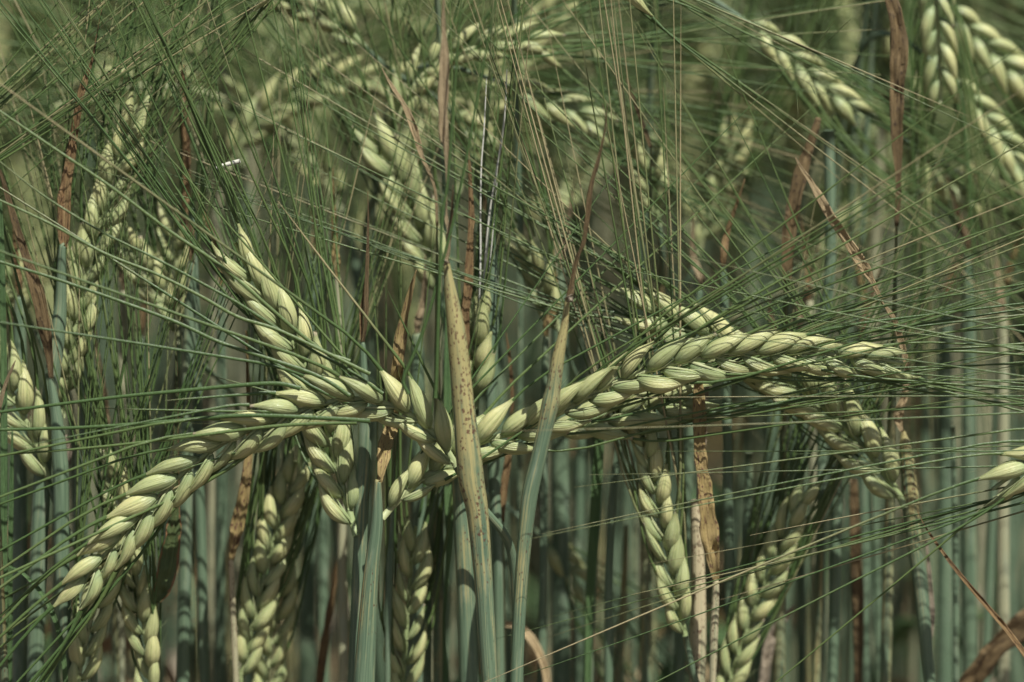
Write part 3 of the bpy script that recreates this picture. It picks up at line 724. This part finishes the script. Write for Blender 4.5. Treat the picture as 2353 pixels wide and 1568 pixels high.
# stems and leaves without an ear in view
S = [
 ('cream pale straw coloured stem standing behind the large spotted hanging leaf', [(1596,1150,1.9,20,.9),(1600,1212,1.9,27,1),(1604,1307,1.9,33,1),(1604,1444,1.9,39,.7),(1602,1575,1.9,37,.5)], 'stem_cream', []),
 ('thin green stem topped by a broad brown spotted leaf that stands upright', [(1645,1332,1.0,11,.9),(1645,1350,1.0,16,.6),(1641,1444,1.0,20,.5),(1637,1575,1.0,16,.4)], 'stem_cream',
   [([(1602,820,1.0,10),(1604,870,1.0,17),(1607,944,1.0,28),(1608,1034,1.0,25),(1617,1110,1.0,31),(1625,1180,1.0,36),(1634,1250,1.0,36),(1642,1310,1.0,20),(1645,1336,1.0,12)],'spotted',{'twist':(.2,-.1,.3,-.2,.2),'fold':.3})]),
 ('broad glaucous stem striped by awn shadows, directly behind the thick yellow stem', [(1050,1000,1.2,30,.2),(1057,1090,1.2,38,.2),(1066,1250,1.2,44,.35),(1074,1440,1.2,46,.15),(1078,1575,1.2,46,0)], 'stem', []),
 ('smooth blue green stem behind, right of the thick yellow stem', [(1126,440,2.4,14,0),(1130,560,2.4,22,.0),(1132,700,2.4,30,0),(1129,859,2.4,30,0),(1134,1080,2.4,29,0),(1143,1273,2.4,25,0),(1148,1575,2.4,24,.1)], 'stem', []),
 ('narrow green stem right of the pale sheathed stem', [(897,1120,1.6,10,0),(898,1180,1.6,17,0),(895,1300,1.6,18,0),(892,1440,1.6,15,0),(890,1575,1.6,14,0)], 'stem', []),
 ('blurred blue green stem with a dark joint, left of the shaded upright ear', [(440,480,3.4,16,0),(446,640,3.4,22,0),(452,860,3.4,24,0),(455,1060,3.4,25,0),(462,1230,3.4,25,0),(470,1575,3.4,25,0)], 'stem', []),
 ('blurred glaucous stem close beside the hanging spotted leaf', [(1365,1000,3.4,20,0),(1370,1160,3.4,24,0),(1358,1350,3.4,24,0),(1350,1575,3.4,26,0)], 'stem', []),
 ('tall blurred green stem in the gap left of the dark shaded leaning ear', [(1922,1070,4,26,0),(1920,1250,4,27,0),(1912,1575,4,26,0)], 'stem', []),
 ('pale blurred stem behind the crossing awns under the arching ear', [(1722,1040,4.6,20,.2),(1716,1250,4.6,20,0),(1712,1575,4.6,22,0)], 'stem', []),
 ('pale green blurred stem behind the leaning tan leaf', [(1905,300,4.6,26,0),(1908,600,4.6,26,0),(1890,800,4.6,26,0),(1888,1100,4.6,24,0)], 'stem', []),
 ('slender pale stem near the side edge, half blurred', [(2190,980,3.6,10,.2),(2194,1200,3.6,14,0),(2196,1575,3.6,14,0)], 'stem', []),
 ('blurred stem with pinkish base beneath the yellow brown leaf', [(530,1285,1.9,9,1),(532,1310,1.9,13,.9),(537,1440,1.9,14,.5),(543,1575,1.9,16,.4)], 'stem_cream',
   [([(566,760,2.2,5),(569,880,2.2,8),(571,990,2.1,11),(572,1034,2.0,16),(564,1120,1.9,21),(547,1205,1.9,27),(538,1250,1.9,20),(531,1288,1.9,10)],'spotted',{'twist':(.7,.2,-.2,.3)})]),
 ('green blurred stem rising left of the hanging ear', [(1428,960,3.0,16,0),(1412,1100,3.0,18,0),(1400,1300,3.0,20,0),(1398,1575,3.0,20,0)], 'stem', []),
]
for i, (lb, st, mt, lv) in enumerate(S):
    plant(lb, stem=st, smat=mt, leaves=lv, seed=80 + i, name='barley_shoot', cat='barley shoot')

LV = [
 ('upright green leaf blade at the very edge, brightly lit', [(2,460,.8,5),(5,600,.8,13),(9,900,.8,16),(9,1250,.8,17),(8,1620,.8,16)], 'green', {'twist':(.1,.2),'fold':.25}),
 ('second upright green blade right beside the brightly lit one', [(28,980,1.0,4),(26,1100,1.0,11),(23,1300,1.0,13),(21,1620,1.0,13)], 'green', {'twist':(.6,.4),'fold':.4}),
 ('curved green blade bowing over at the bottom corner', [(20,1300,.4,3),(55,1320,.4,8),(100,1370,.4,12),(132,1440,.4,13),(148,1530,.4,13),(152,1620,.4,13)], 'green', {'twist':(.3,.2),'fold':.4}),
 ('dark green folded leaf with brown eaten edge, hanging behind the bent ear', [(402,760,1.0,2),(405,830,1.0,5),(407,930,1.0,8),(404,1020,1.0,13),(404,1100,1.0,15),(403,1170,1.1,22),(396,1230,1.1,42),(385,1300,1.1,54),(374,1350,1.1,44),(362,1385,1.1,12)], 'edged', {'twist':(.1,-.2,.3,.2,0),'fold':.45}),
 ('rusty spotted narrow leaf standing behind the thick yellow stem', [(1076,340,2.2,3),(1080,410,2.2,9),(1083,496,2.2,14),(1081,534,2.2,14),(1076,654,2.2,20),(1069,722,2.2,23),(1070,800,2.2,20),(1076,900,2.2,14)], 'rust', {'twist':(.4,.1,-.2)}),
 ('orange tan leaf slanting behind the soft focus ear', [(878,157,2.2,2),(890,180,2.2,5),(905,205,2.2,9),(936,256,2.2,14),(957,314,2.2,17),(970,362,2.2,10),(998,430,2.2,7),(1004,520,2.4,8)], 'orange', {'twist':(.3,0,.5)}),
 ('long reddish brown dry leaf slanting down to the bottom right', [(2108,1176,-.4,2),(2128,1215,-.4,5),(2149,1246,-.4,8),(2200,1314,-.4,11),(2269,1396,-.4,14),(2320,1458,-.4,17),(2380,1540,-.4,18)], 'rust', {'twist':(.5,.2,.4),'fold':.6}),
 ('wide dark brown dead leaf curving through the bottom corner', [(2470,1280,4.0,40),(2420,1360,4.0,55),(2350,1430,4.0,62),(2270,1500,4.0,70),(2210,1600,4.0,76)], 'brown', {'twist':(.5,.3,.6)}),
 ('curled straw coloured leaf arching near the foot of the slim stem', [(1130,1450,3.6,8),(1165,1436,3.6,15),(1200,1450,3.6,20),(1230,1484,3.6,22),(1252,1540,3.6,20),(1262,1620,3.6,18)], 'orange', {'twist':(.9,.5,.2),'fold':.4}),
 ('thin rust coloured dry leaf between the two crossing stems', [(1163,765,2.8,2),(1172,830,2.8,8),(1177,930,2.8,9),(1168,1050,2.8,15),(1158,1120,2.8,18),(1155,1200,2.8,10)], 'rust', {}),
 ('small brown leaf tip in front of the ear at the side edge', [(36,828,.2,2),(26,850,.2,7),(12,885,.2,10),(0,930,.2,11),(-10,990,.2,10)], 'tan', {'twist':(.4,.2)}),
 ('dark brown blurred leaf hanging between the top ears', [(2040,-20,3.6,24),(2058,40,3.6,36),(2066,110,3.6,42),(2062,200,3.6,40),(2060,300,3.6,28),(2064,420,3.6,16),(2060,520,3.6,10)], 'brown', {}),
 ('dark brown curled leaf in the shade behind the tan leaf', [(1880,270,3.8,16),(1862,330,3.8,24),(1840,400,3.8,34),(1822,480,3.8,38),(1810,560,3.8,34),(1806,650,3.8,22)], 'brown', {}),
 ('thin brown leaf slanting beside the small blurred upright ear', [(1440,180,4.4,4),(1460,240,4.4,9),(1482,300,4.4,11),(1495,340,4.4,7)], 'brown', {}),
 ('brown blurred leaf standing left of the leaning awn fan', [(420,150,4.4,8),(424,250,4.4,18),(430,340,4.4,22),(428,440,4.4,18),(420,540,4.4,12)], 'rust', {}),
 ('straw coloured blurred leaf standing beside the cream stem', [(1626,880,2.4,10),(1620,960,2.4,14),(1612,1060,2.4,16),(1605,1160,2.4,16)], 'straw', {}),
 ('dark green blade standing left of the shadow striped stem', [(1026,640,2.2,6),(1028,760,2.2,14),(1028,900,2.2,20),(1029,1080,2.2,24),(1030,1250,2.2,22),(1022,1380,2.2,12),(1020,1450,2.2,8),(1026,1620,2.2,18)], 'green', {'twist':(.5,.3,.9,.2)}),
 ('green blade standing between the two middle stems and the hanging ear', [(1384,760,3.2,8),(1380,900,3.2,18),(1376,1040,3.2,24),(1366,1200,3.2,26),(1354,1400,3.2,20),(1350,1600,3.2,16)], 'green', {}),
 ('rusty dead leaf in the shade at the bottom beside the pale sheathed stem', [(780,1270,4.0,5),(768,1340,4.0,14),(752,1440,4.0,18),(735,1560,4.0,22),(730,1650,4.0,20)], 'rust', {}),
 ('brown dead leaf standing behind the tall blurred green stem', [(1960,1100,4.4,22),(1966,1250,4.4,30),(1972,1400,4.4,26),(1970,1600,4.4,24)], 'brown', {}),
 ('pinkish tan strip of dead leaf close behind the jointed stem', [(2128,1240,2.6,6),(2136,1320,2.6,10),(2142,1400,2.6,12),(2140,1470,2.6,8)], 'straw', {}),
 ('short tan leaf stub leaning at the bottom below the fanned awns', [(1826,1390,3.8,4),(1800,1420,3.8,20),(1775,1460,3.8,24),(1760,1520,3.8,26),(1750,1620,3.8,24)], 'straw', {}),
 ('tan dead leaf with dark tip in the gap left of the yellow brown leaf', [(150,1000,2.6,8),(158,1040,2.6,17),(150,1080,2.6,15),(138,1130,2.6,5)], 'straw', {}),
 ('orange tan thin dead leaf behind the slightly blurred upright ear', [(215,720,4.0,4),(222,800,4.0,10),(232,860,4.0,15),(244,920,4.0,11),(252,1000,4.0,5)], 'orange', {}),
]
for i, (lb, pts, mt, o) in enumerate(LV):
    # carry the blade on down to its own foot so that it stands on the soil
    low = pts[-1]
    p = [tuple(x) for x in pts]
    rt = at(*low[:3])
    q = spline([(*at(a[0], a[1], a[2]), wid(a[3], a[2])) for a in p], 7)
    origin = np.array([rt[0], rt[1], 0.0])
    root = empty('barley_leaf', origin, lb, 'leaf blade')
    mb = MB()
    tw = o.get('twist', (0.2, -0.2, .3))
    ribbon(mb, q[:, :3] - origin, q[:, 3], np.interp(np.linspace(0, 1, len(q)), np.linspace(0, 1, len(tw)), tw), o.get('fold', .35), ripple=.12, crinkle=.2 if mt != 'green' else .03)
    link('blade', mb.mesh('blade', [M[mt]]), root)
    st = MB()
    c = np.array([q[-1, :3] + (origin + np.array([0, .004, 0]) - q[-1, :3]) * k for k in np.linspace(0, 1, 10)]) - origin
    c[:, 2] += 0
    tube(st, c, np.interp(np.linspace(0, 1, 10), [0, .03, .1, 1], [q[-1, 3] * .25, q[-1, 3] * .5, .0014, .0016]), 10, dry=.4)
    link('stalk', st.mesh('stalk', [M['stem']]), root)

# white sliver added in place of the sun's reflection on a leaf
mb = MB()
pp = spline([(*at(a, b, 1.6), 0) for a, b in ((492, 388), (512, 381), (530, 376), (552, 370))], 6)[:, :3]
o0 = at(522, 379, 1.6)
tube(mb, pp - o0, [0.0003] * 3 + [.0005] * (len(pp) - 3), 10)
o = link('leaf_glint', mb.mesh('leaf_glint', [M['painted_glint']]))
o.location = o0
o['label'] = 'short white sliver added as a sun glint on a leaf among the green awns'
o['category'] = 'straw'  # added sliver standing for a sun glint on a leaf

# rows of standing stems seen between the ears
XS = [(46,2.6,22),(184,3.4,22),(232,4.2,20),(275,2.8,18),(330,4.6,24),(420,3.0,22),(505,4.4,22),(668,3.6,18),(705,5.2,24),(745,4.4,20),(790,3.0,16),(965,3.2,22),(1000,4.6,20),
      (1165,5.4,22),(1245,3.8,20),(1290,5.6,26),(1325,4.4,18),(1440,4.2,18),(1482,5.4,22),(1560,3.8,18),(1680,3.4,20),(1752,5.0,24),(1790,3.6,18),(1842,4.6,22),(1880,3.2,20),(1990,3.4,24),(2022,4.8,20),(2052,2.8,18),(2170,5.0,24),(2228,3.4,20),(2262,4.6,26),(2305,3.0,18),(2338,4.2,24)]
for i, (u0, y0, w0) in enumerate(XS):
    r_ = np.random.default_rng(700 + i)
    dx = r_.normal() * 22
    y0 = y0 * r_.uniform(.9, 2.0)
    w0 = w0 * r_.uniform(.75, 1.6)
    if i % 5 == 2: continue
    tp = r_.uniform(560, 820)
    pale = i % 7 == 3
    st = [(u0 + dx, tp, y0, w0 * .4, .4), (u0 + dx * .9, tp + 30, y0, w0 * .8, .15), (u0 + dx * .6, tp + 240, y0, w0, .05), (u0 + dx * .3, 1250, y0, w0 * 1.05, .0), (u0, 1575, y0, w0 * 1.1, .0)]
    side = 1 if r_.random() < .5 else -1
    lf = [(u0 + dx + side * r_.uniform(10, 70), tp - r_.uniform(120, 260), y0, 2), (u0 + dx + side * r_.uniform(5, 22), tp - 80, y0 + .1, 13), (u0 + dx + side * 2, tp - 30, y0, 15), (u0 + dx, tp + 4, y0, 8)]
    plant('blurred standing barley stem between the ears, ' + ('cream coloured' if pale else 'blue green') + ', dry leaf on top', stem=st, smat='stem_cream' if pale else 'stem',
          leaves=[(lf, ['rust', 'brown', 'spotted', 'tan'][i % 4], {'twist': (.4, .2, -.3)})], seed=600 + i, name='barley_shoot', cat='barley shoot',
          group='blurred standing barley stems, ' + ('cream' if pale else 'blue green'))
# ------------------------------------------------------------------ the crowd of plants behind
def proto(i, full):
    """a free standing plant in its own coordinates, foot at the origin"""
    r_ = np.random.default_rng(300 + i)
    root = empty('barley_plant', (0, 0, 0), 'x', 'barley plant')
    h = r_.uniform(.70, .80)
    az = r_.uniform(0, 6.28)
    d = np.array([math.cos(az), math.sin(az), 0])
    bow = r_.uniform(.01, .03)
    nod = [15, 35, 60, 85, 110, 140, 25, 50][i % 8]
    P0 = np.zeros(3)
    top = np.array([d[0] * bow, d[1] * bow, h - .03])
    st = bez(P0, np.array([0, 0, h * .4]), top - np.array([0, 0, .15]), top, 16)
    # ear bends over from the vertical to the nod angle
    n = 12
    ang = np.radians(np.linspace(5, nod, n))
    el = r_.uniform(.075, .095)
    pts = [top]
    for a in ang:
        pts.append(pts[-1] + (np.array([0, 0, 1]) * math.cos(a) + d * math.sin(a)) * (el + .02) / n)
    pts = np.array(pts)
    mb = MB()
    allst = np.vstack([st, pts[1:3]])
    tube(mb, allst, np.interp(np.linspace(0, 1, len(allst)), [0, .5, .9, 1], [.0019, .002, .0014, .0009]), 9, dry=r_.uniform(0, .35))
    link('stem', mb.mesh('stem', [M['stem'] if i % 5 else M['stem_cream']]), root)
    side = nrm(np.cross(d, [0, 0, 1.0]))
    if full:
        build_ear(root, np.zeros(3), pts[2:], r_.uniform(-.5, .5), False, r_, step=.0037, spread=22, splay=(2, 11), awn_len=(.08, .13), awn_r=.0003, mult=2.0, view=side, awn_n=8, dryness=r_.uniform(-.2, .3), sag=.03)
    else:
        em = MB()
        C, _ = resample(pts[2:], 14)
        T = nrm(np.gradient(C, axis=0))
        for q in range(1, 14):
            for sg in (-1, 1):
                S_ = side * sg
                S_ = nrm(np.cross(T[q], side)) * sg
                D = nrm(T[q] + S_ * .42)
                tt = np.linspace(0, 1, 6)
                Q = C[q] + S_ * .0008 + np.outer(tt * .0105, D)
                tube(em, Q, np.interp(tt, [0, .2, .5, .8, 1], [.0005, .0014, .0016, .0009, .0003]), 6)
                for _ in range(3):
                    E = nrm(T[q] + S_ * r_.uniform(.05, .25) + side * r_.normal() * .08)
                    A = awn_path(Q[-1], D, E, r_.uniform(.08, .12), 5, r_, sag=.03)
                    tube(em, A, np.linspace(.0004, .00012, 5), 3, mi=1, dry=np.clip(np.linspace(0, .8, 5) * r_.uniform(.2, 1.2), 0, 1), cap=False)
        link('ear', em.mesh('ear', [M['kernel'], M['awn']]), root)
    mats = ['green', 'rust', 'straw', 'brown', 'green', 'orange', 'tan', 'spotted']
    for k in range(3):
        z0 = h * (.35 + .2 * k) + r_.uniform(-.05, .05)
        a = r_.uniform(0, 6.28)
        o = np.array([math.cos(a), math.sin(a), 0])
        ln = r_.uniform(.08, .17)
        b0 = np.array([d[0] * bow * (z0 / h) ** 2, d[1] * bow * (z0 / h) ** 2, z0])
        up = r_.uniform(.3, 1.0)
        Q = bez(b0, b0 + np.array([0, 0, ln * .5 * up]) + o * .01, b0 + o * ln * .35 + np.array([0, 0, ln * .5 * up]), b0 + o * ln * .6 + np.array([0, 0, ln * (up - .9)]), 12)
        mb = MB()
        ribbon(mb, Q, np.interp(np.linspace(0, 1, 12), [0, .15, .5, .8, 1], [.003, .005, .0055, .003, .0004]), np.linspace(0, r_.uniform(-2.5, 2.5), 12), .4, cols=4, ref=np.cross(nrm(Q[1] - Q[0]), o))
        mt = mats[(i * 3 + k) % 8] if k == 2 else ['rust', 'straw', 'green', 'brown'][(i + k) % 4]
        link('leaf', mb.mesh('leaf', [M[mt]]), root)
    return root
def kids(o):
    return [c for c in o.children]
def copy_tree(o, parent=None, only=None):
    c = o.copy()
    COL.objects.link(c)
    c.parent = parent
    for ch in kids(o): copy_tree(ch, c)
    return c
def spots(n, y0, y1, margin, mind, r_):
    out = []
    tries = 0
    while len(out) < n and tries < 60000:
        tries += 1
        y = y0 + (y1 - y0) * r_.random()
        hw = .195 * (y + .63) + margin
        x = r_.uniform(-hw, hw)
        if all((x - a) ** 2 + (y - b) ** 2 > mind ** 2 for a, b in out): out.append((x, y))
    return out
def scatter(full, nproto, off, pts, label, group, hs):
    ps = [proto(off + i, full) for i in range(nproto)]
    used = [False] * nproto
    for j, (x, y) in enumerate(pts):
        k = int(rng.integers(nproto))
        if j < nproto: k = j
        o = ps[k] if not used[k] else copy_tree(ps[k])
        used[k] = True
        o.location = (x, y, 0)
        s = rng.uniform(*hs)
        o.scale = (s, s, s)
        o.rotation_euler = (rng.normal() * .03, rng.normal() * .03, rng.uniform(0, 6.28))
        hb = ['with an upright ear', 'with a gently nodding ear', 'with a bowed ear', 'with a level ear', 'with a drooping ear', 'with an ear hanging down'][[0, 1, 2, 3, 4, 5, 0, 1][k]]
        o['label'] = label + ' ' + hb; o['group'] = group + ' ' + hb.replace('a ', '').replace('an ', '')
r2 = np.random.default_rng(5)
scatter(True, 8, 0, spots(46, .10, .32, .03, .024, r2), 'soft blurred barley plant close behind the sharp ears', 'barley plants close behind the sharp ears', (.93, 1.03))
scatter(False, 8, 20, spots(200, .32, .85, .05, .024, r2), 'strongly blurred barley plant deep in the crop', 'barley plants deep in the crop', (.93, 1.04))

# earless shoots and their dead lower leaves between the ears
def shoots():
    r_ = np.random.default_rng(91)
    ps = []
    for i in range(8):
        root = empty('barley_shoot', (0, 0, 0), 'x', 'barley shoot')
        h = r_.uniform(.58, .70)
        lean = r_.normal(size=2) * .02
        st = bez(np.zeros(3), np.array([0, 0, h * .4]), np.array([lean[0] * .5, lean[1] * .5, h * .7]), np.array([lean[0], lean[1], h]), 24)
        mb = MB()
        t = np.linspace(0, 1, 24)
        rad = np.interp(t, [0, .3, .8, .97, 1], [.0021, .0022, .0018, .0010, .0005])
        rad[9] *= 1.35; rad[17] *= 1.3      # swollen joints
        tube(mb, st, rad, 10, dry=np.clip(t * r_.uniform(-.2, .8), 0, 1))
        link('stem', mb.mesh('stem', [M['stem'] if i % 4 else M['stem_cream']]), root)
        for k in range(3):
            q = st[[9, 14, 19][k]]
            a = r_.uniform(0, 6.28); o = np.array([math.cos(a), math.sin(a), 0])
            ln = r_.uniform(.07, .12)
            down = r_.uniform(-.9, .9)
            Q = bez(q, q + np.array([0, 0, ln * .4]) + o * .008, q + o * ln * .25 + np.array([0, 0, ln * .45]), q + o * ln * .35 + np.array([0, 0, ln * down]), 14)
            mb = MB()
            ribbon(mb, Q, np.interp(np.linspace(0, 1, 14), [0, .15, .5, .8, 1], [.003, .0055, .006, .0035, .0004]), np.linspace(0, r_.uniform(-2.5, 2.5), 14), .45, cols=4, ref=np.cross(nrm(Q[1] - Q[0]), o), crinkle=.15)
            link('leaf', mb.mesh('leaf', [M[['rust', 'green', 'brown', 'straw', 'rust', 'green', 'tan', 'green'][(i + k * 3) % 8]]]), root)
        ps.append(root)
    used = [False] * 8
    for j, (x, y) in enumerate(spots(110, .055, .34, .03, .013, r_)):
        k = j % 8
        o = copy_tree(ps[k]) if used[k] else ps[k]
        used[k] = True
        o.location = (x, y, 0)
        o.rotation_euler = (0, 0, r_.uniform(0, 6.28))
        o['label'] = 'blurred earless barley shoot between the stems, ' + ('pale straw coloured' if k % 4 == 0 else 'glaucous green')
        o['group'] = 'earless barley shoots, ' + ('straw coloured' if k % 4 == 0 else 'glaucous green')
shoots()

# far crop: nobody could count it
def far_crop():
    r_ = np.random.default_rng(77)
    n = 3600
    mb = MB()
    for i in range(n):
        y = .85 + 3.6 * r_.random() ** 1.25
        hw = .21 * (y + .63) + .15
        x = r_.uniform(-hw, hw)
        h = r_.uniform(.60, .78)
        a = r_.uniform(0, 6.28)
        d = np.array([math.cos(a), math.sin(a), 0])
        b = np.array([x, y, 0])
        top = b + d * r_.uniform(0, .05) + np.array([0, 0, h])
        P = np.array([b, b * .5 + top * .5 + d * .01, top])
        tube(mb, P, [.0022, .0022, .0014], 3, mi=0, cap=False, dry=r_.uniform(0, .5))
        nod = r_.uniform(.2, 2.4)
        e = nrm(np.array([0, 0, math.cos(nod)]) + d * math.sin(nod))
        m1 = top + nrm(e + np.array([0, 0, .8])) * .035
        tip = m1 + e * .055
        tube(mb, np.array([top, m1, tip]), [.0015, .0030, .0012], 4, mi=1, cap=False)
        for k in range(12):
            q = m1 + (tip - m1) * r_.random()
            f = nrm(e + r_.normal(size=3) * .18)
            tube(mb, np.array([q, q + f * .12]), [.0012, .0004], 3, mi=2, cap=False, dry=r_.uniform(-.3, .7))
        for k in range(3):
            z = r_.uniform(.3, .9) * h
            o = r_.uniform(0, 6.28); ov = np.array([math.cos(o), math.sin(o), 0])
            q = b + (top - b) * z / h
            L = r_.uniform(.08, .18)
            X = np.cross(ov, [0, 0, 1]) * .005
            pts = [q, q + ov * L * .4 + np.array([0, 0, L * .5]), q + ov * L * .8 + np.array([0, 0, L * r_.uniform(-.3, .5)])]
            V = np.array([pts[0] - X, pts[0] + X, pts[1] + X, pts[1] - X, pts[2]])
            mb.add(V, [(0, 1, 2, 3), (3, 2, 4)], [(0, 0), (1, 0), (1, 5), (0, 5), (.5, 10)], 0, 3 + int(r_.random() < .5))
    o = link('barley_crop', mb.mesh('barley_crop', [M['stem'], M['kernel'], M['awn'], M['green'], M['brown']]))
    o['kind'] = 'stuff'
    o['label'] = 'dense far barley crop melting into a soft green and tan blur'
    o['category'] = 'barley crop'
far_crop()
